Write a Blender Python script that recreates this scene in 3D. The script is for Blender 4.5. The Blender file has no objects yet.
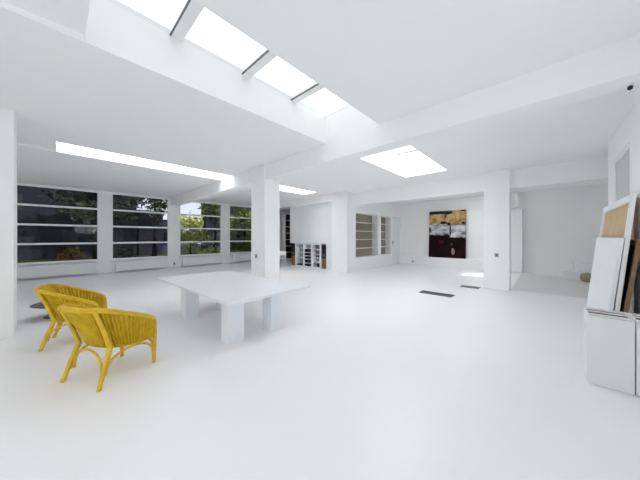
import bpy, bmesh, math, random
from mathutils import Vector, Matrix
random.seed(7)
scn = bpy.context.scene
COL = scn.collection
PI = math.pi

# ------------------------------------------------------------------ helpers
class MB:
    """collects shapes, builds ONE mesh object"""
    def __init__(s): s.bm = bmesh.new()
    def box(s, x0, x1, y0, y1, z0, z1, bev=0.0, rot=None, mi=0):
        b = bmesh.new()
        bmesh.ops.create_cube(b, size=1.0)
        for v in b.verts:
            v.co = Vector(((x0+x1)/2+v.co.x*(x1-x0), (y0+y1)/2+v.co.y*(y1-y0), (z0+z1)/2+v.co.z*(z1-z0)))
        if bev > 0:
            bmesh.ops.bevel(b, geom=list(b.edges), offset=bev, segments=2, affect='EDGES', profile=.5)
        s._merge(b, rot, mi)
        return s
    def _merge(s, b, mat=None, mi=0):
        mp = {}
        for v in b.verts:
            mp[v] = s.bm.verts.new(mat @ v.co if mat else v.co)
        for f in b.faces:
            try:
                nf = s.bm.faces.new([mp[v] for v in f.verts]); nf.smooth = f.smooth; nf.material_index = mi
            except ValueError: pass
        b.free()
    def tube(s, pts, rad, seg=10, smooth=4, caps=True):
        P = spline(pts, smooth) if smooth else [Vector(p) for p in pts]
        n = len(P)
        R = rad if hasattr(rad, '__len__') else [rad, rad]
        rings = []
        t = (P[1]-P[0]).normalized()
        up = Vector((0, 0, 1)) if abs(t.z) < .9 else Vector((1, 0, 0))
        nrm = t.cross(up).normalized()
        for i in range(n):
            t = (P[min(i+1, n-1)]-P[max(i-1, 0)]).normalized()
            nrm = (nrm - t*nrm.dot(t)).normalized()
            bn = t.cross(nrm)
            q = i/(n-1)*(len(R)-1); k = min(int(q), len(R)-2); r = R[k]+(R[k+1]-R[k])*(q-k)
            rings.append([s.bm.verts.new(P[i]+nrm*math.cos(2*PI*j/seg)*r+bn*math.sin(2*PI*j/seg)*r) for j in range(seg)])
        for i in range(n-1):
            for j in range(seg):
                f = s.bm.faces.new((rings[i][j], rings[i][(j+1) % seg], rings[i+1][(j+1) % seg], rings[i+1][j])); f.smooth = True
        if caps:
            s.bm.faces.new(list(reversed(rings[0]))); s.bm.faces.new(rings[-1])
        return s
    def lathe(s, prof, seg=24, cx=0, cy=0):
        rings = []
        for r, z in prof:
            rings.append([s.bm.verts.new((cx+r*math.cos(2*PI*j/seg), cy+r*math.sin(2*PI*j/seg), z)) for j in range(seg)])
        for i in range(len(rings)-1):
            for j in range(seg):
                f = s.bm.faces.new((rings[i][j], rings[i][(j+1) % seg], rings[i+1][(j+1) % seg], rings[i+1][j])); f.smooth = True
        s.bm.faces.new(list(reversed(rings[0]))); s.bm.faces.new(rings[-1])
        return s
    def quad(s, a, b, c, d, mi=0):
        f = s.bm.faces.new([s.bm.verts.new(p) for p in (a, b, c, d)]); f.material_index = mi; return s
    def poly(s, pts):
        s.bm.faces.new([s.bm.verts.new(p) for p in pts]); return s
    def build(s, name, mat=None, parent=None, normals=True):
        if normals: bmesh.ops.recalc_face_normals(s.bm, faces=list(s.bm.faces))
        me = bpy.data.meshes.new(name); s.bm.to_mesh(me); s.bm.free()
        for m in (mat if isinstance(mat, (list, tuple)) else [mat]):
            if m: me.materials.append(m)
        o = bpy.data.objects.new(name, me); COL.objects.link(o)
        if parent: o.parent = parent
        return o

def spline(pts, k):
    P = [Vector(p) for p in pts]
    if len(P) < 3: 
        return [P[0].lerp(P[1], i/k) for i in range(k+1)]
    out = []
    for i in range(len(P)-1):
        p0 = P[i-1] if i else P[0]*2-P[1]
        p1, p2 = P[i], P[i+1]
        p3 = P[i+2] if i+2 < len(P) else P[-1]*2-P[-2]
        for j in range(k):
            t = j/k
            out.append(.5*((2*p1)+(p2-p0)*t+(2*p0-5*p1+4*p2-p3)*t*t+(3*p1-p0-3*p2+p3)*t**3))
    out.append(P[-1]); return out

def tag(o, label=None, cat=None, group=None, kind=None):
    if label: o['label'] = label
    if cat: o['category'] = cat
    if group: o['group'] = group
    if kind: o['kind'] = kind
    return o
def empty(name, loc=(0, 0, 0), rz=0, **k):
    o = bpy.data.objects.new(name, None); COL.objects.link(o)
    o.location = loc; o.rotation_euler = (0, 0, rz); o.empty_display_size = .1
    return tag(o, **k)
def copy_tree(o, parent=None):
    c = o.copy(); COL.objects.link(c)
    if parent: c.parent = parent
    for ch in list(o.children): copy_tree(ch, c)
    return c
def struct(o): o['kind'] = 'structure'; return o

# ------------------------------------------------------------------ materials
def newmat(name):
    m = bpy.data.materials.new(name); m.use_nodes = True
    nt = m.node_tree; return m, nt, nt.nodes['Principled BSDF']
def paint(name, col, rough=.5, spec=.5, var=.0, scale=3.0, bump=.0, bscale=60, metal=0):
    m, nt, b = newmat(name)
    b.inputs['Base Color'].default_value = (*col, 1); b.inputs['Roughness'].default_value = rough
    b.inputs['Specular IOR Level'].default_value = spec; b.inputs['Metallic'].default_value = metal
    tc = nt.nodes.new('ShaderNodeTexCoord')
    if var:
        n = nt.nodes.new('ShaderNodeTexNoise'); n.inputs['Scale'].default_value = scale; n.inputs['Detail'].default_value = 5
        nt.links.new(tc.outputs['Object'], n.inputs['Vector'])
        mx = nt.nodes.new('ShaderNodeMix'); mx.data_type = 'RGBA'
        mx.inputs[6].default_value = (*[c*(1-var) for c in col], 1); mx.inputs[7].default_value = (*[min(1, c*(1+var)) for c in col], 1)
        nt.links.new(n.outputs['Fac'], mx.inputs[0]); nt.links.new(mx.outputs[2], b.inputs['Base Color'])
    if bump:
        n2 = nt.nodes.new('ShaderNodeTexNoise'); n2.inputs['Scale'].default_value = bscale; n2.inputs['Detail'].default_value = 4
        nt.links.new(tc.outputs['Object'], n2.inputs['Vector'])
        bp = nt.nodes.new('ShaderNodeBump'); bp.inputs['Strength'].default_value = bump; bp.inputs['Distance'].default_value = .01
        nt.links.new(n2.outputs['Fac'], bp.inputs['Height']); nt.links.new(bp.outputs[0], b.inputs['Normal'])
    return m
def ramp(nt, stops, src, interp='LINEAR'):
    r = nt.nodes.new('ShaderNodeValToRGB'); r.color_ramp.interpolation = interp
    e = r.color_ramp.elements
    while len(e) < len(stops): e.new(.5)
    for i, (p, c) in enumerate(stops):
        e[i].position = p; e[i].color = (*c, 1) if len(c) == 3 else c
    nt.links.new(src, r.inputs[0]); return r

M = {}
M['wall'] = paint('white wall paint', (.905, .905, .905), .7, .3, .012, 1.5, .04, 90)
M['ceil'] = paint('white ceiling paint', (.905, .905, .905), .8, .2, .012, 1.2, .04, 70)
M['panel'] = paint('cool grey-white panel paint', (.80, .825, .83), .6, .3, .01, 2)
M['trim'] = paint('white gloss trim', (.84, .85, .85), .4, .4, .01, 4)
M['wood_white'] = paint('white lacquer', (.885, .89, .90), .35, .45, .01, 4)
M['cab'] = paint('pale grey laminate', (.74, .765, .755), .4, .4, .01, 4)
M['cab_in'] = paint('grey felt lining', (.17, .165, .155), .9, .1, .05, 8)
M['canvas_white'] = paint('white primed canvas', (.84, .86, .88), .75, .2, .015, 6, .15, 240)
M['brown_board'] = paint('brown stained board', (.20, .125, .075), .6, .3, .25, 7)
M['raw_canvas'] = paint('raw tan canvas', (.62, .47, .30), .85, .1, .12, 5, .2, 200)
M['dark'] = paint('black plastic', (.012, .012, .013), .45, .4, .1, 9)
M['dark_grey'] = paint('dark grey metal', (.14, .14, .145), .45, .4, .1, 6, 0, 60, .4)
M['plate'] = paint('grey socket plastic', (.42, .43, .43), .4, .4, .02, 6)
M['plate_dark'] = paint('socket insert', (.16, .16, .16), .5, .4, .02, 6)
M['speaker_wood'] = paint('walnut speaker veneer', (.21, .115, .055), .45, .4, .2, 12)
M['book_back'] = paint('taupe bookcase lining', (.33, .285, .235), .7, .2, .10, 3)
M['tan'] = paint('tan fabric', (.36, .31, .22), .9, .1, .15, 20, .3, 120)
M['blind'] = paint('window frame enamel', (.90, .90, .90), .4, .4, .01, 5)
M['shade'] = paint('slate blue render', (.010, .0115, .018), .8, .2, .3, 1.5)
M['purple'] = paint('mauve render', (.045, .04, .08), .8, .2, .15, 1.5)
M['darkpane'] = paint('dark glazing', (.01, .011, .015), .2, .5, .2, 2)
M['bark'] = paint('dark bark', (.014, .011, .009), .9, .1, .3, 10)
M['lawn'] = paint('lawn', (.045, .05, .015), .9, .1, .4, 3)
M['roof'] = paint('roof felt', (.35, .35, .36), .9, .1, .1, 2)
def leafmat(name, c, v=.8):
    m = paint(name, c, .55, .3, v, 3.0); return m
M['leaf_dark'] = leafmat('dark evergreen leaf', (.024, .036, .017))
M['leaf_mid'] = leafmat('mid green leaf', (.14, .175, .04))
M['leaf_bright'] = leafmat('yellow green leaf', (.40, .43, .10))
M['leaf_brown'] = leafmat('bronze leaf', (.24, .135, .04))

def floor_mat():
    m, nt, b = newmat('white poured floor')
    tc = nt.nodes.new('ShaderNodeTexCoord')
    n = nt.nodes.new('ShaderNodeTexNoise'); n.inputs['Scale'].default_value = .9; n.inputs['Detail'].default_value = 8; n.inputs['Roughness'].default_value = .6
    nt.links.new(tc.outputs['Object'], n.inputs['Vector'])
    r = ramp(nt, [(.3, (.835, .835, .850)), (.7, (.860, .860, .872))], n.outputs['Fac'])
    nt.links.new(r.outputs[0], b.inputs['Base Color'])
    r2 = ramp(nt, [(.3, (.30, .30, .30)), (.75, (.36, .36, .36))], n.outputs['Fac'])
    nt.links.new(r2.outputs[0], b.inputs['Roughness'])
    b.inputs['Specular IOR Level'].default_value = .42
    n2 = nt.nodes.new('ShaderNodeTexNoise'); n2.inputs['Scale'].default_value = 7; n2.inputs['Detail'].default_value = 6
    nt.links.new(tc.outputs['Object'], n2.inputs['Vector'])
    bp = nt.nodes.new('ShaderNodeBump'); bp.inputs['Strength'].default_value = .06; bp.inputs['Distance'].default_value = .02
    nt.links.new(n2.outputs['Fac'], bp.inputs['Height']); nt.links.new(bp.outputs[0], b.inputs['Normal'])
    return m
M['floor'] = floor_mat()

def glass_mat(name, tint, refl=1.45, spec=True):
    m = bpy.data.materials.new(name); m.use_nodes = True; nt = m.node_tree; nt.nodes.clear()
    out = nt.nodes.new('ShaderNodeOutputMaterial'); mix = nt.nodes.new('ShaderNodeMixShader')
    tr = nt.nodes.new('ShaderNodeBsdfTransparent'); tr.inputs[0].default_value = (*tint, 1)
    gl = nt.nodes.new('ShaderNodeBsdfGlossy'); gl.inputs['Roughness'].default_value = .02
    fr = nt.nodes.new('ShaderNodeFresnel'); fr.inputs[0].default_value = refl
    ge = nt.nodes.new('ShaderNodeNewGeometry'); iv = nt.nodes.new('ShaderNodeMath'); iv.operation = 'SUBTRACT'; iv.inputs[0].default_value = 1
    ml = nt.nodes.new('ShaderNodeMath'); ml.operation = 'MULTIPLY'
    nt.links.new(ge.outputs['Backfacing'], iv.inputs[1]); nt.links.new(iv.outputs[0], ml.inputs[0]); nt.links.new(fr.outputs[0], ml.inputs[1])
    nt.links.new(ml.outputs[0], mix.inputs[0]); nt.links.new(tr.outputs[0], mix.inputs[1]); nt.links.new(gl.outputs[0], mix.inputs[2])
    nt.links.new(mix.outputs[0], out.inputs[0]); return m
M['glass'] = glass_mat('grey tinted window glass', (.68, .70, .74), 1.3)
M['clear'] = glass_mat('clear roof glass', (.95, .97, .98), 1.3)
M['frost'] = paint('frosted interior glass', (.60, .62, .64), .25, .5, .02, 5)

def yellow_mat():
    m, nt, b = newmat('yellow painted rattan')
    tc = nt.nodes.new('ShaderNodeTexCoord')
    n = nt.nodes.new('ShaderNodeTexNoise'); n.inputs['Scale'].default_value = 9; n.inputs['Detail'].default_value = 5
    nt.links.new(tc.outputs['Object'], n.inputs['Vector'])
    r = ramp(nt, [(.25, (.56, .35, .012)), (.7, (.74, .50, .03))], n.outputs['Fac'])
    n2 = nt.nodes.new('ShaderNodeTexNoise'); n2.inputs['Scale'].default_value = 26; n2.inputs['Detail'].default_value = 3
    nt.links.new(tc.outputs['Object'], n2.inputs['Vector'])
    r2 = ramp(nt, [(.705, (0, 0, 0)), (.735, (1, 1, 1))], n2.outputs['Fac'])
    mx = nt.nodes.new('ShaderNodeMix'); mx.data_type = 'RGBA'
    nt.links.new(r2.outputs[0], mx.inputs[0]); nt.links.new(r.outputs[0], mx.inputs[6]); mx.inputs[7].default_value = (.20, .06, .015, 1)
    nt.links.new(mx.outputs[2], b.inputs['Base Color'])
    b.inputs['Roughness'].default_value = .42; b.inputs['Specular IOR Level'].default_value = .35
    return m
M['yellow'] = yellow_mat()
def weave_mat():
    m, nt, b = newmat('yellow painted wicker weave')
    tc = nt.nodes.new('ShaderNodeTexCoord')
    w = nt.nodes.new('ShaderNodeTexWave'); w.wave_type = 'BANDS'; w.bands_direction = 'Z'
    w.inputs['Scale'].default_value = 26; w.inputs['Distortion'].default_value = .6; w.inputs['Detail'].default_value = 1
    nt.links.new(tc.outputs['Object'], w.inputs['Vector'])
    n = nt.nodes.new('ShaderNodeTexNoise'); n.inputs['Scale'].default_value = 14; n.inputs['Detail'].default_value = 5
    nt.links.new(tc.outputs['Object'], n.inputs['Vector'])
    r = ramp(nt, [(.3, (.54, .36, .010)), (.7, (.72, .50, .03))], n.outputs['Fac'])
    nt.links.new(r.outputs[0], b.inputs['Base Color'])
    bp = nt.nodes.new('ShaderNodeBump'); bp.inputs['Strength'].default_value = .25; bp.inputs['Distance'].default_value = .004
    nt.links.new(w.outputs['Color'], bp.inputs['Height']); nt.links.new(bp.outputs[0], b.inputs['Normal'])
    b.inputs['Roughness'].default_value = .5; b.inputs['Specular IOR Level'].default_value = .3
    return m
M['weave'] = weave_mat()

def painting_mat():
    # abstract: ochre band with dark strokes, pale grey cloud band, dark maroon field. Local z 0..2.5, x 0..1.8
    m, nt, b = newmat('abstract oil paint')
    tc = nt.nodes.new('ShaderNodeTexCoord'); sp = nt.nodes.new('ShaderNodeSeparateXYZ')
    nt.links.new(tc.outputs['Object'], sp.inputs[0])
    def noise(scale, det=6, off=0, sx=1, sz=1):
        mp = nt.nodes.new('ShaderNodeMapping'); mp.inputs['Location'].default_value = (off, off*.7, 0); mp.inputs['Scale'].default_value = (sx, 1, sz)
        nt.links.new(tc.outputs['Object'], mp.inputs[0])
        n = nt.nodes.new('ShaderNodeTexNoise'); n.inputs['Scale'].default_value = scale; n.inputs['Detail'].default_value = det
        nt.links.new(mp.outputs[0], n.inputs['Vector']); return n.outputs['Fac']
    def math_(op, a, c):
        x = nt.nodes.new('ShaderNodeMath'); x.operation = op
        for i, q in enumerate((a, c)):
            if isinstance(q, (int, float)): x.inputs[i].default_value = q
            else: nt.links.new(q, x.inputs[i])
        return x.outputs[0]
    def mix(f, a, c):
        x = nt.nodes.new('ShaderNodeMix'); x.data_type = 'RGBA'
        for i, q in ((0, f), (6, a), (7, c)):
            if isinstance(q, tuple): x.inputs[i].default_value = (*q, 1)
            else: nt.links.new(q, x.inputs[i])
        return x.outputs[2]
    n1 = math_('MULTIPLY', math_('SUBTRACT', noise(2.6, 6), .5), 1.0)
    n2 = math_('MULTIPLY', math_('SUBTRACT', noise(7.0, 5, 31), .5), 1.0)
    xx = math_('DIVIDE', sp.outputs[0], 1.79); tt = math_('SUBTRACT', 1.0, math_('DIVIDE', sp.outputs[2], 2.5))
    def patch(cx, ct, rx, rt, box=False, wob=.9, soft=.12):
        dx = math_('ABSOLUTE', math_('DIVIDE', math_('SUBTRACT', xx, cx), rx), 0); dt = math_('ABSOLUTE', math_('DIVIDE', math_('SUBTRACT', tt, ct), rt), 0)
        if box: d = math_('MAXIMUM', dx, dt)
        else: d = math_('SQRT', math_('ADD', math_('MULTIPLY', dx, dx), math_('MULTIPLY', dt, dt)), 0)
        d = math_('ADD', d, math_('MULTIPLY', math_('ADD', n1, n2), wob))
        return ramp(nt, [((1-soft)/2, (1, 1, 1)), ((1+soft)/2, (0, 0, 0))], math_('MULTIPLY', d, .5)).outputs[0]
    ochre = ramp(nt, [(.35, (.28, .16, .06)), (.6, (.58, .42, .19))], noise(4, 6, 3)).outputs[0]
    grey = ramp(nt, [(.30, (.05, .05, .06)), (.43, (.33, .34, .38)), (.60, (.62, .63, .67))], noise(2.6, 8, 12, 1, 1.6)).outputs[0]
    maroon = ramp(nt, [(.3, (.006, .0015, .002)), (.75, (.020, .0035, .005))], noise(2.5, 6, 7)).outputs[0]
    c = mix(patch(.5, .08, .9, .21, True, .25), maroon, ochre)
    c = mix(patch(.30, .395, .31, .115, True, .45), c, grey)
    c = mix(patch(.80, .445, .21, .125, True, .45), c, grey)
    slate = (.018, .024, .030); red = (.045, .006, .006)
    for args, col in (((.20, .02, .24, .045, True), slate), ((.52, .045, .14, .035), slate), ((.47, .09, .02, .07), slate), ((.94, .0, .09, .03), slate),
                      ((.42, .255, .09, .03), red), ((.56, .285, .045, .03), (.02, .006, .006)), ((.03, .40, .03, .06), (.012, .004, .005)), ((.95, .27, .06, .022), (.02, .02, .02)),
                      ((.60, .42, .022, .12), (.03, .02, .02)), ((.68, .87, .045, .07), (.30, .20, .20)), ((.64, .71, .03, .022), (.12, .05, .055)), ((.36, .66, .07, .04), (.06, .010, .012))):
        c = mix(patch(*args), c, col)
    nt.links.new(c, b.inputs['Base Color']); b.inputs['Roughness'].default_value = .5
    b.inputs['Specular IOR Level'].default_value = .1
    return m
M['painting'] = painting_mat()

# ------------------------------------------------------------------ room shell
CZ = 3.62          # ceiling
RZ = 4.18          # underside of the roof glass
XL, XR = -14.3, 1.35
YB, YF = -5.0, 14.2
struct(MB().box(-14.55, 3.3, YB-.25, YF+.25, -.2, 0).build('floor', M['floor']))

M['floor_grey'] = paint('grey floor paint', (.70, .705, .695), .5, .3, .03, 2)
struct(MB().box(-.80, 3.04, 9.36, 13.75, 0, .006).build('floor_bay', M['floor_grey']))  # thin slab whose grey stands for the dimmer light in this bay
# ceiling: deep roof slab pierced by the roof lights
HOLES = [(-3.5, -2.2, .18, 3.93), (-3.5, -2.2, 4.25, 8.0), (-8.5, -7.6, -.05, 3.93), (-8.5, -7.6, 4.25, 7.95),
         (-.9, 1.1, -4.7, -.5), (-3.4, -2.3, 10.2, 13.2), (-3.5, -2.2, -4.7, -1.75)]  # last three openings are unseen, added for extra light
RAMPS = [(-3.5, -2.2, -1.5, .18, .075), (-8.5, -7.6, -1.5, -.05, .075)]
def ceiling():
    xs = sorted({-14.55, 3.3} | {h[0] for h in HOLES} | {h[1] for h in HOLES})
    ys = sorted({YB-.25, YF+.25} | {v for h in HOLES for v in h[2:4]} | {r[2] for r in RAMPS})
    def inside(cx, cy, R): return R[0] < cx < R[1] and R[2] < cy < R[3]
    mb = MB()
    solid = {}
    for i in range(len(xs)-1):
        for j in range(len(ys)-1):
            cx, cy = (xs[i]+xs[i+1])/2, (ys[j]+ys[j+1])/2
            solid[i, j] = not any(inside(cx, cy, h) for h in HOLES)
    for (i, j), s in solid.items():
        x0, x1, y0, y1 = xs[i], xs[i+1], ys[j], ys[j+1]
        if not s: continue
        cx, cy = (x0+x1)/2, (y0+y1)/2
        rp = [r for r in RAMPS if inside(cx, cy, r)]
        if rp:
            r = rp[0]; f = lambda y: CZ+(y-r[2])/(r[3]-r[2])*r[4]
            a, b = f(y0), f(y1)
            mb.quad((x0, y0, a), (x0, y1, b), (x1, y1, b), (x1, y0, a))
            for xx, lim in ((x0, r[0]), (x1, r[1])):
                if abs(xx-lim) < 1e-6: mb.quad((xx, y0, CZ), (xx, y1, CZ), (xx, y1, b), (xx, y0, a))
        else:
            mb.quad((x0, y0, CZ), (x0, y1, CZ), (x1, y1, CZ), (x1, y0, CZ))
        mb.quad((x0, y0, RZ), (x1, y0, RZ), (x1, y1, RZ), (x0, y1, RZ))
        for di, dj, a, b in ((-1, 0, (x0, y0), (x0, y1)), (1, 0, (x1, y0), (x1, y1)), (0, -1, (x0, y0), (x1, y0)), (0, 1, (x0, y1), (x1, y1))):
            if not solid.get((i+di, j+dj), False):
                mb.quad((*a, CZ), (*b, CZ), (*b, RZ), (*a, RZ))
    return struct(mb.build('ceiling', M['ceil'], normals=False))
ceiling()

def wall_with_holes(name, axis, p0, p1, a0, a1, z0, z1, holes, mat):
    """axis 'x': the wall is thin in x (p0..p1) and runs a0..a1 in y; holes = (a0,a1,z0,z1)"""
    A = sorted({a0, a1} | {v for h in holes for v in h[:2]}); Z = sorted({z0, z1} | {v for h in holes for v in h[2:]})
    mb = MB()
    for i in range(len(A)-1):
        for j in range(len(Z)-1):
            ca, cz = (A[i]+A[i+1])/2, (Z[j]+Z[j+1])/2
            if any(h[0] < ca < h[1] and h[2] < cz < h[3] for h in holes): continue
            if axis == 'x': mb.box(p0, p1, A[i], A[i+1], Z[j], Z[j+1])
            else: mb.box(A[i], A[i+1], p0, p1, Z[j], Z[j+1])
    bmesh.ops.remove_doubles(mb.bm, verts=list(mb.bm.verts), dist=1e-5)
    return struct(mb.build(name, mat))

WINS = [(-1.11, 1.17), (1.60, 3.86), (4.36, 6.66), (7.14, 9.42), (-3.86, -1.58)]
WZ0, WZ1 = .59, 3.56
wall_with_holes('wall_left', 'x', -14.55, XL, YB-.25, YF+.25, 0, CZ, [(a, b, WZ0, WZ1) for a, b in WINS], M['wall'])
REARW = [(-1.2, 1.0)]  # unseen rear window, put in to light the room
wall_with_holes('wall_rear', 'y', YB-.25, YB, XL, XR, 0, CZ, [(a, b, .5, 3.4) for a, b in REARW], M['wall'])
struct(MB().box(-14.3, 3.3, YF, YF+.25, 0, CZ).build('wall_back', M['wall']))
wall_with_holes('wall_right', 'x', XR, XR+.25, YB-.25, 4.4, 0, CZ, [(.85, 2.35, 1.85, 2.65)], M['wall'])
# right wall beyond the pilaster, with the borrowed light high up, and the closed room behind it
wall_with_holes('wall_side', 'x', .97, 1.15, 4.4, 8.08, 0, CZ, [(6.2, 7.5, 1.9, 3.12)], M['wall'])
struct(MB().box(1.15, 3.05, 7.9, 8.08, 0, CZ).build('wall_return', M['wall']))
struct(MB().box(1.15, 3.05, 4.4, 4.58, 0, CZ).build('wall_closet', M['wall']))
wall_with_holes('wall_outer', 'x', 3.05, 3.3, 4.4, YF, 0, CZ, [(12.55, 13.85, 2.25, 2.85)], M['wall'])
# partition above and around the media shelves
struct(MB().box(-10.8, -7.33, 9.42, 9.62, 0, CZ).box(-10.8, -7.33, 9.05, 9.42, 1.25, CZ)
       .box(-8.02, -7.33, 9.05, 9.42, 0, 1.25).build('wall_partition', M['panel']))
# side wall with the bookcase niches and the door
NZ0, NZ1 = .64, 2.72
SX = -6.45
wall_with_holes('wall_niche', 'x', SX-.42, SX, 9.24, YF, 0, CZ,
                [(9.34, 11.42, NZ0, NZ1), (11.68, 12.82, NZ0, NZ1), (12.98, 13.98, 0, 2.75)], M['wall'])
struct(MB().box(SX-.60, SX-.42, 9.24, YF, 0, CZ).build('wall_niche_rear', M['wall']))
# beams
struct(MB().box(-14.3, XR, 3.93, 4.25, 3.23, CZ).build('beam', M['ceil']))
struct(MB().box(-14.3, -6.45, 8.7, 9.05, 3.29, CZ).build('beam', M['ceil']))
struct(MB().box(-6.45, 3.05, 9.30, 9.62, 3.07, CZ).build('beam', M['ceil']))
# columns
def column(x0, x1, y0, y1, extra=None):
    mb = MB().box(x0, x1, y0, y1, 0, CZ, .008)
    if extra: mb.box(*extra, .008)
    return struct(mb.build('column', M['wall']))
column(-6.22, -5.72, 3.88, 4.4, (-6.44, -6.22, 3.90, 4.3, 0, CZ))
column(-7.33, -6.44, 8.66, 9.24)
column(-1.44, -.80, 9.06, 9.42)
column(-6.62, -6.22, -1.1, -.495)
struct(MB().box(.78, 1.35, 4.36, 4.79, 0, CZ, .008).build('trim_pilaster', M['wall']))
# ledge under the painting
struct(MB().box(SX, -1.62, 13.85, YF, 0, .50, .006).build('trim_ledge', M['wall']))

# ------------------------------------------------------------------ windows
def window(n, y0, y1, x=-14.345):
    r = empty('window_%d' % n, (x, (y0+y1)/2, WZ0), kind='structure')
    w = (y1-y0)/2; h = WZ1-WZ0
    f = MB(); d = .045; t = .042
    f.box(-d, d, -w, -w+t, 0, h).box(-d, d, w-t, w, 0, h).box(-d, d, -w+t, w-t, 0, t).box(-d, d, -w+t, w-t, h-.035, h)
    for k in (1, 2, 3): f.box(-d*.8, d*1.5, -w+t, w-t, k*h/4-.036, k*h/4+.036)
    f.build('window_frame', M['blind'], r)
    MB().box(-.006, .006, -w+t*.5, w-t*.5, t*.5, h-t*.5).build('window_pane', M['glass'], r)
    MB().box(.046, .13, -w-.02, w+.02, -.03, .0, .004).build('window_sill', M['trim'], r)
    return r
for i, (a, b) in enumerate(WINS): window(i+1, a, b)
def added_rear_window(n, x0, x1):
    r = empty('window_%d' % n, ((x0+x1)/2, YB-.12, .5), kind='structure'); w = (x1-x0)/2; h = 2.9; t = .05; d = .045
    f = MB().box(-w, -w+t, -d, d, 0, h).box(w-t, w, -d, d, 0, h).box(-w+t, w-t, -d, d, 0, t).box(-w+t, w-t, -d, d, h-t, h)
    f.box(-w+t, w-t, -d*.8, d*.8, h/2-.03, h/2+.03)
    f.build('window_frame', M['blind'], r)
    MB().box(-w+t/2, w-t/2, -.006, .006, t/2, h-t/2).build('window_pane', M['clear'], r)
for i, (a, b) in enumerate(REARW): added_rear_window(9+i, a, b)
# side window out of view, added to bring in light
r = empty('window_20', (XR+.12, 1.6, 1.85), kind='structure'); w_, h_, t_, d_ = .75, .80, .05, .045
f = MB().box(-d_, d_, -w_, -w_+t_, 0, h_).box(-d_, d_, w_-t_, w_, 0, h_).box(-d_, d_, -w_+t_, w_-t_, 0, t_).box(-d_, d_, -w_+t_, w_-t_, h_-t_, h_).box(-d_, d_, -.025, .025, t_, h_-t_)
f.build('window_frame', M['blind'], r)
MB().quad((0, -w_+t_/2, t_/2), (0, w_-t_/2, t_/2), (0, w_-t_/2, h_-t_/2), (0, -w_+t_/2, h_-t_/2)).build('window_pane', M['clear'], r)
# borrowed light in the right wall
r = empty('window_10', (1.05, 6.85, 1.9), kind='structure')
f = MB()
for y0, y1, z0, z1 in ((-.65, -.57, 0, 1.22), (.57, .65, 0, 1.22), (-.57, .57, 0, .08), (-.57, .57, 1.14, 1.22)): f.box(-.07, -.02, y0, y1, z0, z1)
f.build('window_frame', M['trim'], r)
MB().box(-.05, -.04, -.57, .57, .08, 1.14).build('window_pane', M['frost'], r)
r = empty('window_11', (3.17, 13.2, 2.25), kind='structure')
f = MB()
for y0, y1, z0, z1 in ((-.65, -.61, 0, .6), (.61, .65, 0, .6), (-.61, .61, 0, .04), (-.61, .61, .56, .6)): f.box(-.04, .04, y0, y1, z0, z1)
f.build('window_frame', M['trim'], r)
MB().box(-.005, .005, -.61, .61, .04, .56).build('window_pane', M['clear'], r)

# roof lights
def skylight(n, x0, x1, y0, y1, bars, gk=.016):
    r = empty('window_%d' % n, ((x0+x1)/2, (y0+y1)/2, RZ), kind='structure'); cx, cy = (x0+x1)/2, (y0+y1)/2
    MB().box(x0-cx-.1, x1-cx+.1, y0-cy-.1, y1-cy+.1, .062, .074).build('window_pane', M['clear'], r)
    f = MB()
    for a, b, c, d in ((x0-.1, x0+.0, y0-.1, y1+.1), (x1, x1+.1, y0-.1, y1+.1), (x0, x1, y0-.1, y0), (x0, x1, y1, y1+.1)):
        f.box(a-cx, b-cx, c-cy, d-cy, .0, .06)
    f.build('window_frame', M['trim'], r)
    for y in bars:
        q = MB().box(x0-cx, x1-cx, y-cy, y-cy+.13, -.02, .06).build('glazing_bar', M['trim'], r)
        MB().box(x0-cx, x1-cx, y-cy-gk, y-cy-.001, -.024, .0).build('bar_gasket', M['dark_grey'], q)
skylight(12, *HOLES[0], (.97, 1.97, 2.97))
skylight(13, *HOLES[1], (5.2, 6.2, 7.2), .05)
skylight(14, *HOLES[2], (1.0, 2.0, 3.0))
skylight(15, *HOLES[3], (5.2, 6.2, 7.2))
skylight(16, *HOLES[4], (-3.4, -2.0))
skylight(17, *HOLES[5], (11.6,))
skylight(18, *HOLES[6], (-3.6, -2.6))
struct(MB().box(2.6, 2.75, -.5, 4.4, -.05, 3.5).build('wall_garden', M['wall']))  # unseen wall, added to keep sun out of the side window
# unseen roof screen, added to shade the front roof light from the low sun
struct(MB().box(-1.2, -1.0, -3, 4.7, RZ, 5.6).build('wall_parapet', M['roof']))

# door
r = empty('door_1', (SX, 13.48, 0), kind='structure')
MB().box(-.08, -.03, -.485, .485, .01, 2.73, .004).build('door_leaf', M['trim'], r)
h = MB().box(-.03, -.022, -.42, -.36, 1.15, 1.38, .003)
h.tube([(-.022, -.39, 1.30), (.03, -.39, 1.30), (.035, -.30, 1.30)], .012, 8, 3)
h.build('door_handle', M['dark_grey'], r)

# ------------------------------------------------------------------ radiators
def radiator(y0, y1, label):
    r = empty('radiator', (XL+.002, (y0+y1)/2, 0), label=label, cat='radiator', group='low radiators along the window wall'); w = (y1-y0)/2
    b = MB().box(.10, .26, -w, w, .085, .50, .006)
    n = int(2*w/.05)
    for k in range(n):
        y = -w+.03+k*(2*w-.06)/(n-1); b.box(.26, .266, y-.014, y+.014, .11, .475)
    b.build('panel', M['trim'], r)
    g = MB()
    for k in range(n): 
        y = -w+.03+k*(2*w-.06)/(n-1); g.box(.115, .245, y-.006, y+.006, .50, .508)
    g.build('top_grille', M['trim'], r)
    for s in (-1, 1): MB().box(.0, .10, s*w*.8-.03, s*w*.8+.03, .2, .42).build('bracket', M['trim'], r)
    MB().tube([(.18, w, .16), (.18, w+.05, .16), (.18, w+.05, .002)], .012, 8, 3).build('pipe', M['trim'], r)
radiator(-1.1, 1.06, 'white low radiator under the window beside the big left column')
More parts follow.
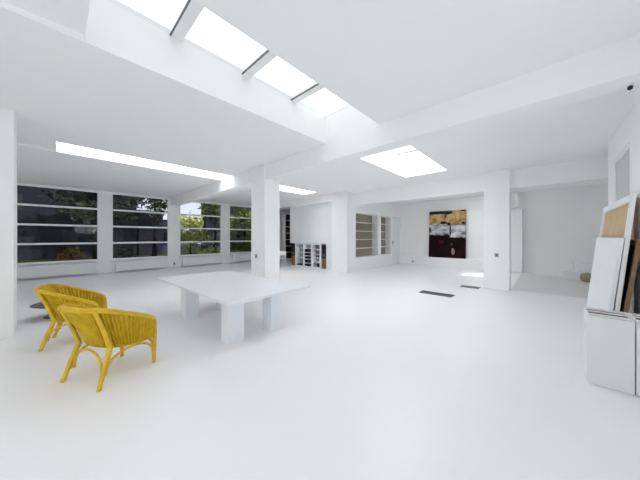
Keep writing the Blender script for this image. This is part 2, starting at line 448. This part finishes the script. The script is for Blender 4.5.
radiator(1.70, 3.78, 'white low radiator under the second window, showing the mauve house')
radiator(4.45, 6.56, 'white low radiator under the window with the yellow-green tree')
radiator(7.25, 9.3, 'white low radiator under the window half hidden by the central column')

# sockets
def socket(loc, face, label):
    o = empty('wall_socket', loc, label=label, cat='socket', group='grey sockets on columns and walls')
    if face == 'y':
        MB().box(-.05, .05, -.014, 0, -.06, .06, .004).build('cover_plate', M['plate'], o)
        MB().box(-.028, .028, -.018, -.014, -.035, .035, .002).build('insert', M['plate_dark'], o)
    else:
        MB().box(0, .014, -.05, .05, -.06, .06, .004).build('cover_plate', M['plate'], o)
        MB().box(.014, .018, -.028, .028, -.035, .035, .002).build('insert', M['plate_dark'], o)
socket((-6.13, 3.88, 1.05), 'y', 'grey switch plate on the central column behind the table')
socket((-1.11, 9.06, 1.05), 'y', 'grey switch plate on the column right of the painting')
socket((-5.62, 13.85, .20), 'y', 'small grey socket on the ledge left of the painting')
socket((XL, 4.12, .20), 'x', 'small grey socket low on the pier between second and third window')

# ------------------------------------------------------------------ floor grates
def grate(x0, x1, y0, y1, label):
    o = empty('floor_grate', ((x0+x1)/2, (y0+y1)/2, 0), label=label, cat='floor grate', group='dark grates set in the white floor')
    w, d = (x1-x0)/2, (y1-y0)/2; t = .02
    MB().box(-w, w, -d, -d+t, .001, .012).box(-w, w, d-t, d, .001, .012).box(-w, -w+t, -d+t, d-t, .001, .012).box(w-t, w, -d+t, d-t, .001, .012).build('frame', M['dark_grey'], o)
    MB().box(-w+t, w-t, -d+t, d-t, .0005, .003).build('tray', M['dark'], o)
    s = MB(); n = 30
    for k in range(n):
        x = -w+t+(k+.5)*(2*w-2*t)/n; s.box(x-.007, x+.007, -d+t, d-t, .003, .010)
    s.build('slat', M['dark_grey'], o)
grate(-2.70, -1.84, 7.06, 7.40, 'dark floor grate nearer the table, left of the other one')
grate(-2.04, -1.53, 8.80, 9.10, 'smaller dark floor grate beside the foot of the right column')

# ------------------------------------------------------------------ table
M['table'] = paint('satin white tabletop lacquer', (.80, .825, .865), .4, .45, .01, 4)
t = empty('table', (-4.71, 2.325, 0), .028, label='large white rectangular table on four square block legs', cat='table')
MB().box(-1.535, 1.535, -.81, .81, .66, .70, .002).build('tabletop', M['table'], t)
for x0, y0 in ((1.03, -.655), (1.09, .055), (-.62, -.665), (-.62, .045)):
    MB().box(x0, x0+.24, y0, y0+.245, 0, .66, .003).build('leg', M['table'], t)

# ------------------------------------------------------------------ wicker chairs
TOPH = [(.286, .606, .43), (.290, .602, .50), (.299, .585, .562), (.312, .535, .606), (.322, .40, .675), (.322, .28, .728), (.305, .13, .790), (.272, .01, .835), (.205, -.065, .850), (.10, -.092, .856)]
TOP = TOPH + [(0, -.098, .858)] + [(-x, y, z) for x, y, z in reversed(TOPH)]
BOTH = [(.278, .600, .335), (.279, .585, .335), (.280, .56, .335), (.281, .50, .336), (.282, .41, .340), (.272, .33, .348), (.245, .25, .358), (.20, .185, .368), (.14, .145, .375), (.07, .128, .378)]
BOT = BOTH + [(0, .124, .378)] + [(-x, y, z) for x, y, z in reversed(BOTH)]
def wicker_chair(label):
    root = empty('wicker_armchair', label=label, cat='armchair', group='yellow wicker armchairs beside the table')
    # woven shell with ribbed strands
    K = 30
    a, b = spline(TOP, K), spline(BOT, K)
    n = len(a); rows = 12; period = 10.0
    sh = MB(); grid = []
    for i in range(n):
        tan = (a[min(i+1, n-1)]-a[max(i-1, 0)]); tan.z = 0; nr = Vector((tan.y, -tan.x, 0)).normalized()
        off = .030*(abs(math.sin(PI*i/period))-.6)
        col = []
        for j in range(rows+1):
            q = j/rows
            p = b[i].lerp(a[i], q) + nr*(off + .012*math.sin(PI*q))
            col.append(sh.bm.verts.new(p))
        grid.append(col)
    for i in range(n-1):
        for j in range(rows):
            f = sh.bm.faces.new((grid[i][j], grid[i+1][j], grid[i+1][j+1], grid[i][j+1])); f.smooth = True
    o = sh.build('woven_shell', M['weave'], root)
    md = o.modifiers.new('thick', 'SOLIDIFY'); md.thickness = .006; md.offset = 0
    rm = MB().tube(TOP, .020, 10, 6)
    rm.tube([(p[0]*1.05, p[1]-(.012 if abs(p[0]) < .27 else 0), p[2]-.022) for p in TOP], .013, 8, 6)
    rm.build('rim', M['yellow'], root)
    MB().tube(BOT, .013, 8, 5).tube([BOT[0], BOT[-1]], .013, 8, 4).build('seat_rail', M['yellow'], root)
    # seat
    st = MB(); P = [Vector(p) for p in BOT]; c = Vector((0, .36, .375))
    R = 8; rings = []
    loop = spline(BOT, 3)
    loop += [Vector(BOT[-1]).lerp(Vector(BOT[0]), k/6) for k in range(1, 6)]
    for k in range(R):
        q = 1-k/R; rings.append([st.bm.verts.new(c.lerp(p, q*.985)+Vector((0, 0, .010+.012*(1-q)))) for p in loop])
    cv = st.bm.verts.new(c+Vector((0, 0, .02)))
    L = len(loop)
    for k in range(R-1):
        for j in range(L): st.bm.faces.new((rings[k][j], rings[k][(j+1) % L], rings[k+1][(j+1) % L], rings[k+1][j]))
    for j in range(L): st.bm.faces.new((rings[-1][j], rings[-1][(j+1) % L], cv))
    o = st.build('seat', M['weave'], root); md = o.modifiers.new('thick', 'SOLIDIFY'); md.thickness = .014; md.offset = -1
    FL = {}
    for s in (-1, 1):
        MB().tube([(s*.284, -.014, 0), (s*.266, .050, .20), (s*.250, .100, .345), (s*.248, .112, .39), (s*.249, .100, .44), (s*.256, .035, .64), (s*.264, -.045, .845)], [.021, .024, .026, .026, .024, .021, .020], 12, 5).build('leg', M['yellow'], root)
        MB().tube([(s*.278, .600, 0), (s*.281, .604, .20), (s*.286, .608, .36), (s*.292, .606, .50)], [.020, .023, .023, .019], 12, 5).build('leg', M['yellow'], root)
    def arch(A, B, za, zb, zt):
        A, B = Vector(A), Vector(B); pts = []
        for k in range(11):
            q = k/10; p = A.lerp(B, .5-.5*math.cos(PI*q)); z = (za if q < .5 else zb)+(zt-(za if q < .5 else zb))*math.sin(PI*q)**.8
            pts.append((p.x, p.y, z))
        return pts
    for s in (-1, 1):
        MB().tube(arch((s*.272, .055, 0), (s*.284, .585, 0), .12, .13, .325), .0135, 8, 3).build('arch_brace', M['yellow'], root)
    MB().tube(arch((-.215, .055, 0), (.215, .055, 0), .14, .14, .365), .0135, 8, 3).build('arch_brace', M['yellow'], root)
    MB().tube(arch((-.26, .620, 0), (.26, .620, 0), .14, .14, .320), .0135, 8, 3).build('arch_brace', M['yellow'], root)
    return root
def place_chair(o, rr, f):
    """rr: world position of the rear right foot, f: facing direction"""
    f = Vector((f[0], f[1], 0)).normalized(); a = math.atan2(f.y, f.x)-PI/2
    o.rotation_euler = (0, 0, a)
    loc = Vector((rr[0], rr[1], 0)) - Matrix.Rotation(a, 3, 'Z') @ Vector((.280, -.010, 0))
    o.location = loc
c1 = wicker_chair('yellow wicker armchair closest to the camera, whole back and two rear legs showing')
place_chair(c1, (-3.40, .28), (-.45, .89))
c2 = copy_tree(c1); c2['label'] = 'yellow wicker armchair half hidden behind the other one, its seat side showing'
place_chair(c2, (-5.19, -.18), (.22, .97))
# low dark table peeping out behind the chair
lt = empty('low_table', (-7.27, -.02, 0), label='low dark grey round table mostly hidden behind the rear yellow chair', cat='side table')
MB().lathe([(.14, .195), (.27, .215), (.365, .255), (.375, .265), (.365, .272), (.0005, .272)], 32).build('tabletop', M['dark_grey'], lt)
MB().lathe([(.20, 0), (.20, .012), (.05, .03), (.04, .19), (.16, .195)], 24).build('pedestal', M['dark_grey'], lt)

# ------------------------------------------------------------------ storage boxes at right
def storage_box(x0, x1, y0, y1, h, label):
    o = empty('storage_box', ((x0+x1)/2, (y0+y1)/2, 0), label=label, cat='storage box', group='grey storage boxes by the right wall')
    w, d = (x1-x0)/2, (y1-y0)/2; t = .016
    b = MB().box(-w, -w+t, -d+.014, d, 0, h).box(w-t, w, -d+.014, d, 0, h).box(-w+t, w-t, d-t, d, 0, h).box(-w+t, w-t, -d+.014, d-t, .0, .03)
    b.build('body', M['wood_white'], o)
    MB().box(-w+.002, w-.002, -d, -d+.013, .004, h-.012, .001).build('front_panel', M['cab'], o)
    MB().box(-w+t, w-t, -d+.03, d-t, h-.035, h-.02).build('lining', M['cab_in'], o)
    MB().box(-w+t, w-t, -d+.05, -d+.085, h-.018, h-.001).build('rail', M['wood_white'], o)
    MB().box(-w+t, w-t, -d+.24, -d+.26, h-.018, h-.006).build('divider', M['wood_white'], o)
storage_box(.328, .652, 3.95, 4.335, .755, 'grey open-topped storage box, whole front showing, below the leaning canvases')
storage_box(.660, .985, 3.96, 4.335, .755, 'grey open-topped storage box cut off by the right edge of the photo')

# ------------------------------------------------------------------ leaning canvases (lean toward +x)
def lean(bx, bz, slope):
    """matrix: local u=+y stays, local z tilts towards +x"""
    a = math.atan(slope)
    return Matrix.Translation((bx, 0, bz)) @ Matrix.Rotation(a, 4, 'Y')
def leaning(name, bx, y0, slope, **k):
    o = empty(name, **k); o.matrix_world = Matrix.Translation((bx, y0, 0)) @ Matrix.Rotation(math.atan(slope), 4, 'Y'); return o
o = leaning('blank_canvas', .467, 4.48, .1, label='blank white canvas leaning in front of the tan-backed canvas', cat='canvas')
MB().box(-.0, .004, 0, 1.78, 0, 1.60).build('canvas_sheet', M['canvas_white'], o)
f = MB()
for y0, y1, z0, z1 in ((0, .05, 0, 1.6), (1.73, 1.78, 0, 1.6), (.05, 1.73, 0, .05), (.05, 1.73, 1.55, 1.6)): f.box(.004, .036, y0, y1, z0, z1)
f.build('stretcher_bar', M['canvas_white'], o)
o = leaning('reversed_canvas', .522, 4.46, .092, label='tall canvas turned to show its tan back in a white stretcher frame', cat='canvas')
f = MB()
for y0, y1, z0, z1 in ((0, .10, 0, 2.11), (1.84, 1.92, 0, 2.11), (.10, 1.84, 0, .09), (.10, 1.84, 2.02, 2.11)): f.box(0, .035, y0, y1, z0, z1, .003)
f.build('stretcher_bar', M['canvas_white'], o)
MB().box(.026, .037, .05, 1.88, .05, 2.07).build('canvas_sheet', M['raw_canvas'], o)
o = leaning('brown_frame', .560, 4.385, .118, label='narrow dark brown wooden frame leaning behind the white canvases', cat='frame')
f = MB()
for y0, y1, z0, z1 in ((0, .07, 0, 1.58), (1.0, 1.07, 0, 1.58), (.07, 1.0, 0, .07), (.07, 1.0, 1.51, 1.58)): f.box(0, .03, y0, y1, z0, z1, .002)
f.build('frame', M['brown_board'], o)
MB().box(.012, .022, .06, 1.02, .06, 1.52).build('backing', M['dark'], o)  # black sheet stands for the dark gap behind the frame

# sensor below the beam
o = empty('ceiling_sensor', (.655, 4.17, 3.23), label='tiny dark sensor under the main beam near the right wall', cat='sensor')
MB().lathe([(.022, -.012), (.026, -.004), (.026, 0)], 16).build('base', M['trim'], o)
MB().lathe([(.004, -.055), (.018, -.045), (.022, -.03), (.016, -.012)], 16).build('sensor_eye', M['dark'], o)

# ------------------------------------------------------------------ media shelves
bc = empty('media_shelf', (-9.375, 9.06, 0), label='low white shelf unit with hi-fi, set into the partition wall', cat='shelf unit')
X = lambda x: x+9.375
H_ = 1.235
MB().box(X(-10.36), X(-10.29), 0, .34, .0, H_).box(X(-8.47), X(-8.39), 0, .34, 0, H_).box(X(-10.29), X(-8.47), 0, .34, H_-.03, H_).box(X(-10.29), X(-8.47), 0, .34, 0, .04).build('frame', M['wood_white'], bc)
for x0, x1 in ((-9.71, -9.62), (-9.09, -9.0)): MB().box(X(x0), X(x1), 0, .325, .04, H_-.03).build('divider', M['wood_white'], bc)
MB().box(X(-10.29), X(-8.47), .325, .34, .04, H_-.03).build('back_panel', M['plate'], bc)  # grey tone stands for the shade inside the cells
cols = [(-10.29, -9.71, (.2, .39, .62)), (-9.62, -9.09, (.2, .37, .52, .66, .83)), (-9.0, -8.47, (.22, .42, .57, .76))]
for x0, x1, fr in cols:
    for q in fr:
        z = (1-q)*H_; MB().box(X(x0), X(x1), .0, .325, z-.012, z+.012).build('shelf', M['wood_white'], bc)
# hi-fi in the middle column
zz = [(1-q)*H_+.0125 for q in cols[1][2]] 
for k, (z, hh, lb) in enumerate(((zz[1], .15, 'black hi-fi unit, topmost in the middle column of the white shelf'), (zz[2], .13, 'black hi-fi unit, second from top in the middle column'),
                             (zz[3], .11, 'black hi-fi unit, third from top in the middle column'), (zz[4], .15, 'black hi-fi unit, fourth from top in the middle column'))):
    u = empty('hifi_unit', (-9.355, 9.08, z), label=lb, cat='hi-fi', group='black hi-fi units in the white shelf')
    MB().box(-.245, .245, 0, .28, 0, hh, .004).build('case', M['dark'], u)
    MB().tube([(.16, 0, hh*.5), (.16, -.015, hh*.5)], .022, 12, 2).build('knob', M['dark_grey'], u)
    MB().box(-.18, .04, -.003, 0, hh*.4, hh*.65).build('display', M['darkpane'], u)
u = empty('record_player', (-9.355, 9.08, .0405), label='black box on the bottom board of the middle column of the white shelf', cat='hi-fi', group='black hi-fi units in the white shelf')
MB().box(-.25, .25, 0, .27, 0, .12, .004).build('case', M['dark'], u); MB().box(-.2, .2, -.003, 0, .03, .08).build('display', M['darkpane'], u)
zr = [(1-q)*H_+.0125 for q in cols[2][2]]
for z, hh, lb in ((zr[0], .19, 'dark box on the upper board of the right column of the white shelf'), (zr[1], .12, 'dark box on the second board of the right column, low'), (zr[2], .10, 'dark flat box on the third board of the right column')):
    tag(MB().box(-8.80, -8.49, 9.13, 9.36, z, z+hh, .004).build('storage_carton', M['dark_grey']), lb, 'box', 'dark boxes in the white shelf')
tag(MB().box(-8.70, -8.50, 9.10, 9.36, .0405, .22, .004).build('storage_carton', M['dark']), 'black box on the bottom board of the right column of the white shelf', 'box', 'dark boxes in the white shelf')
tag(MB().box(-10.26, -9.74, 9.10, 9.36, .0405, .10, .004).build('storage_carton', M['dark']), 'black flat box on the bottom board of the left column of the white shelf', 'box', 'dark boxes in the white shelf')
def loudspeaker(x0, x1, label):
    o = empty('loudspeaker', ((x0+x1)/2, 9.07, 0), label=label, cat='loudspeaker', group='walnut loudspeakers flanking the shelf'); w = (x1-x0)/2
    MB().box(-w, w, .012, .33, 0, 1.19, .006).build('cabinet', M['speaker_wood'], o)
    MB().box(-w+.012, w-.012, 0, .012, .52, 1.18, .003).build('grille', M['dark'], o)
    MB().lathe([(.07, 0), (.07, .004)], 20).build('woofer_ring', M['dark_grey'], o)
    ch = o.children[-1] if o.children else None
    ring = [c for c in o.children if c.name.startswith('woofer')][0]; ring.rotation_euler = (PI/2, 0, 0); ring.location = (0, 0, .68)
loudspeaker(-10.70, -10.40, 'walnut and black loudspeaker at the left end of the white shelf')
loudspeaker(-8.34, -8.05, 'walnut and black loudspeaker at the right end of the white shelf')

# tall dark bookcase at the far end of the window wall
def bookcase(name, loc, rz, w, d, h, shelves, label, group=None, back='book_back'):
    """local: width along y, depth towards -x from the front plane x=0"""
    o = empty(name, loc, rz, label=label, cat='bookcase', group=group); t = .02
    MB().box(-d, -d+.015, -w/2, w/2, 0, h).build('back_panel', M[back], o)
    for a in (-w/2, w/2-t): MB().box(-d+.015, -.02, a, a+t, 0, h).build('side_panel', M['trim'], o)
    for k in range(1, shelves+1):
        z = k*h/(shelves+1); MB().box(-d+.016, -.03, -w/2+t, w/2-t, z-.014, z+.014).build('shelf', M['trim'], o)
    return o
bookcase('built_in_bookcase', (SX, 10.38, NZ0+.001), 0, 2.07, .40, NZ1-NZ0-.002, 4, 'wide taupe-lined built-in bookcase right beside the far column', 'empty built-in bookcases in the far wall')
bookcase('built_in_bookcase', (SX, 12.25, NZ0+.001), 0, 1.13, .36, NZ1-NZ0-.002, 4, 'narrow taupe-lined built-in bookcase beside the white door', 'empty built-in bookcases in the far wall')
M['brown_dark'] = paint('dark walnut lining', (.055, .035, .025), .7, .2, .2, 3)
o = bookcase('tall_bookcase', (-13.85, 11.95, 0), 0, 1.5, .43, 3.3, 6, 'tall dark brown bookcase left of the partition, far end of the window wall', None, 'brown_dark')

# white chair in the sunlit corner
ch = empty('side_chair', (-10.55, 8.25, 0), .6, label='white metal side chair half hidden behind the central column', cat='chair')
MB().box(-.2, .2, -.2, .2, .43, .45, .008).build('seat', M['wood_white'], ch)
for sx, sy in ((-1, -1), (1, -1), (-1, 1), (1, 1)):
    top = .85 if sy > 0 else .43
    MB().tube([(sx*.20, sy*.20, 0), (sx*.18, sy*.18, .43)] + ([(sx*.18, .22, .82)] if sy > 0 else []), .012, 8, 4).build('leg', M['wood_white'], ch)
MB().box(-.19, .19, .205, .225, .58, .82, .006).build('backrest', M['wood_white'], ch)

# ------------------------------------------------------------------ painting
p = empty('painting', (-4.775, 13.93, .501), label='large abstract painting, ochre over white over dark maroon, leaning on the ledge', cat='painting')
p.rotation_euler = (-math.atan(.05), 0, 0)
cv = MB().box(0, 1.79, 0, .03, 0, 2.50, .002).build('canvas', M['painting'], p)
MB().box(-.003, 1.793, .03, .045, -.0005, 2.503).build('stretcher_bar', M['dark'], p)

# right bay things
cb = empty('tall_cupboard', (-1.19, 13.97, 0), label='tall plain white cupboard standing behind the right column', cat='cupboard')
MB().box(-.41, .41, -.21, .22, .06, 2.82, .004).build('body', M['wall'], cb)
MB().box(-.39, .39, -.19, .21, 0, .06).build('plinth', M['trim'], cb)
MB().box(-.405, -.003, -.226, -.211, .08, 2.80, .002).build('door', M['wall'], cb); MB().box(.003, .405, -.226, -.211, .08, 2.80, .002).build('door', M['wall'], cb)
pp = tag(MB().tube([(-.98, 14.02, CZ-.001), (-.98, 14.02, 3.15), (-1.0, 14.02, 2.98), (-1.12, 14.02, 2.93), (-1.3, 14.02, 2.93)], .05, 12, 5).build('ceiling_drain_pipe', M['wall']), 'white bent drain pipe above the tall white cupboard', 'pipe')
b1 = empty('low_bench', (.86, 13.35, 0), label='low white block standing on the floor of the right bay', cat='bench')
MB().box(-.40, .40, -.2, .2, 0, .29, .008).build('body', M['wood_white'], b1)
MB().box(-.41, .41, -.21, .21, .29, .31, .006).build('top', M['wood_white'], b1)
b2 = empty('white_crate', (1.12, 13.82, 0), label='taller white crate behind the low white block', cat='crate')
MB().box(-.35, .35, -.2, .2, 0, .60, .008).build('body', M['wood_white'], b2); MB().box(-.36, .36, -.21, .21, .60, .625, .004).build('lid', M['wood_white'], b2)
ps = empty('pouf', (1.08, 12.85, 0), label='small round tan pouf beside the low white block', cat='pouf')
MB().lathe([(.10, 0), (.165, .02), (.20, .10), (.20, .2), (.16, .28), (.03, .31)], 24).build('cushion', M['tan'], ps)
MB().lathe([(.03, .31), (.03, .318), (.005, .322)], 12).build('button', M['dark_grey'], ps)

# ------------------------------------------------------------------ outside
struct(MB().box(-60, -14.56, -40, 40, -.3, -.05).build('ground', M['lawn']))
struct(MB().box(-14.55, 30, -40, -5.26, -.3, -.05).build('ground', M['roof']))
def house(loc, w, d, h, mat, rows, cols, label):
    o = empty('house', loc, label=label, cat='house')
    MB().box(-d, 0, -w/2, w/2, -.05, h).build('wall', mat, o)
    MB().box(-d-.1, .15, -w/2-.1, w/2+.1, h, h+.15).build('roof', M['shade'], o)
    for i in range(rows):
        for j in range(cols):
            y = -w/2+(j+.5)*w/cols; z = .8+i*2.6
            f = MB().box(0, .05, y-.5, y+.5, z, z+1.3).build('window', M['shade'], o)
            MB().box(.05, .055, y-.44, y+.44, z+.06, z+1.24).build('pane', M['darkpane'], f)
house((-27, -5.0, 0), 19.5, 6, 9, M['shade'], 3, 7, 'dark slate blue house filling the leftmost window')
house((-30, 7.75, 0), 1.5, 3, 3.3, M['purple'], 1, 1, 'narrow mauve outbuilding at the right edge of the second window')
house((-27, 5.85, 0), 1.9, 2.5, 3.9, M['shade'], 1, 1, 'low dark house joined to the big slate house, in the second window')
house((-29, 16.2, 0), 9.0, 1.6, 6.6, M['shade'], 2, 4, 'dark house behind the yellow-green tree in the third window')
def tree(name, loc, h, trunk_h, crown, n, size, leaf, label, cat='tree', group=None, seed=1):
    rnd = random.Random(seed)
    o = empty(name, loc, label=label, cat=cat, group=group)
    tk = MB()
    tk.tube([(0, 0, -.05), (.05, .03, trunk_h*.5), (-.03, .05, trunk_h), (.02, 0, h*.85)], [.12*h/5, .09*h/5, .06*h/5, .015], 8, 4)
    for k in range(7):
        a = rnd.uniform(0, 2*PI); z = rnd.uniform(trunk_h*.7, h*.7); r = rnd.uniform(.4, .8)*crown[0]
        tk.tube([(0, 0, z), (math.cos(a)*r*.5, math.sin(a)*r*.5, z+.3), (math.cos(a)*r, math.sin(a)*r, z+.7*h/5)], [.035*h/5, .02*h/5, .008], 6, 3)
    tk.build('trunk', M['bark'], o)
    lf = MB()
    clumps = []
    for k in range(26):
        while True:
            p = Vector((rnd.uniform(-1, 1), rnd.uniform(-1, 1), rnd.uniform(-1, 1)))
            if p.length < 1: break
        clumps.append((Vector((p.x*crown[0], p.y*crown[1], p.z*crown[2])), rnd.uniform(.22, .42)*min(crown)))
    for k in range(n):
        c, r = rnd.choice(clumps)
        p = c+Vector((rnd.gauss(0, 1), rnd.gauss(0, 1), rnd.gauss(0, 1)))*r*.6+Vector((0, 0, trunk_h+crown[2]*.85))
        if p.z < .02: p.z = rnd.uniform(.02, .4)
        d = Vector((rnd.gauss(0, 1), rnd.gauss(0, 1), rnd.gauss(0, .6))).normalized(); e = d.cross(Vector((rnd.gauss(0, 1), rnd.gauss(0, 1), rnd.gauss(0, 1)))).normalized()
        s = size*rnd.uniform(.6, 1.3)
        lf.bm.faces.new([lf.bm.verts.new(q) for q in (p-d*s, p+e*s*.4, p+d*s, p-e*s*.4)])
    lf.build('foliage', M[leaf], o, normals=False)
    return o
tree('dark_tree', (-21.5, 1.6, 0), 7.5, 2.6, (1.9, 2.4, 2.3), 2600, .20, 'leaf_dark', 'dark tree spreading across the left two windows', group='trees outside the windows', seed=3)
tree('dark_tree', (-23.0, 5.2, 0), 7.5, 3.4, (1.4, 1.6, 1.9), 1500, .17, 'leaf_dark', 'dark tree against the white sky in the second window', group='trees outside the windows', seed=4)
tree('dark_tree', (-23.0, -3.9, 0), 7, 1.2, (1.5, 1.6, 2.6), 2200, .20, 'leaf_dark', 'dark tree at the left of the leftmost window', group='trees outside the windows', seed=14)
tree('green_tree', (-19.2, 6.55, 0), 4.2, .7, (1.0, 1.1, 1.35), 2400, .13, 'leaf_bright', 'bright yellow-green tree in the third window', group='trees outside the windows', seed=5)
tree('green_tree', (-23.6, 10.3, 0), 6.5, 3.4, (1.2, 1.3, 1.5), 1900, .15, 'leaf_mid', 'green tree with a high crown at the right of the third window', group='trees outside the windows', seed=6)
tree('green_tree', (-18.6, 10.6, 0), 6.0, .5, (1.2, 1.6, 2.3), 3400, .15, 'leaf_mid', 'dense green tree filling the window beside the central column', group='trees outside the windows', seed=8)
tree('bronze_shrub', (-16.2, .35, 0), 1.35, .4, (.35, .40, .42), 260, .10, 'leaf_brown', 'small bronze-leaved shrub at the foot of the leftmost window', 'shrub', seed=9)
tree('low_shrub', (-17.0, 2.5, 0), 1.3, .3, (.4, .6, .45), 320, .10, 'leaf_dark', 'low dark shrub at the foot of the second window', 'shrub', seed=10)
tree('low_shrub', (-17.5, 7.5, 0), 1.0, .1, (.5, 1.1, .40), 700, .09, 'leaf_bright', 'low bright green shrub at the foot of the third window', 'shrub', seed=11)

# ------------------------------------------------------------------ light
w = bpy.data.worlds.new('sky'); scn.world = w; w.use_nodes = True
bg = w.node_tree.nodes['Background']
bg.inputs[0].default_value = (.985, .99, 1.0, 1); bg.inputs[1].default_value = 1.22
sl = bpy.data.lights.new('sun', 'SUN'); sl.energy = 5; sl.angle = math.radians(.6); sl.color = (1, .96, .9)
so = bpy.data.objects.new('sun', sl); COL.objects.link(so)
so.rotation_euler = (0, math.radians(65), math.radians(12))   # shines towards -x, 25 degrees above the horizon

# added area lamps boosting the light at roof lights and invented windows
def fill_light(name, loc, sx, sy, rot, watts):
    l = bpy.data.lights.new(name, 'AREA'); l.shape = 'RECTANGLE'; l.size = sx; l.size_y = sy; l.energy = watts; l.color = (1, .985, .972)
    o = bpy.data.objects.new(name, l); COL.objects.link(o); o.location = loc; o.rotation_euler = rot
for (x0, x1), wt in zip(REARW, (30,)): fill_light('window_daylight', ((x0+x1)/2, YB-.30, 1.95), x1-x0, 2.9, (PI/2, 0, 0), wt)
for k, wt in ((1, 75), (2, 36), (3, 66), (5, 46), (6, 30)):  # fill lamps above the glass, brighter than the sky
    x0, x1, y0, y1 = HOLES[k]; fill_light('roof_daylight', ((x0+x1)/2, (y0+y1)/2, RZ+.3), x1-x0, y1-y0, (0, 0, 0), wt)
fill_light('side_window_daylight', (XR+.30, 1.6, 2.25), .8, 1.5, (0, PI/2, 0), 14)
# ------------------------------------------------------------------ camera
cam = bpy.data.cameras.new('camera'); co = bpy.data.objects.new('camera', cam); COL.objects.link(co)
cam.sensor_width = 36; cam.lens = 36*243/640; cam.shift_y = -3/640; cam.clip_start = .05; cam.clip_end = 300
co.location = (0, 0, 1.6); co.rotation_euler = (math.radians(90), 0, math.radians(43))
scn.camera = co
vs = scn.view_settings; vs.view_transform = 'Standard'; vs.look = 'None'; vs.gamma = 1; vs.use_curve_mapping = False
vs.exposure = 0.53
cy = scn.cycles
cy.max_bounces = 14; cy.diffuse_bounces = 10; cy.glossy_bounces = 4; cy.transparent_max_bounces = 12; cy.sample_clamp_indirect = 4
cy.use_denoising = True

# sampling portals: they give off no light of their own
def portal(loc, sx, sy, rot):
    l = bpy.data.lights.new('portal', 'AREA'); l.shape = 'RECTANGLE'; l.size = sx; l.size_y = sy; l.cycles.is_portal = True
    o = bpy.data.objects.new('portal', l); COL.objects.link(o); o.location = loc; o.rotation_euler = rot
for x0, x1, y0, y1 in (HOLES[0], HOLES[4]): portal(((x0+x1)/2, (y0+y1)/2, RZ+.1), x1-x0, y1-y0, (0, 0, 0))
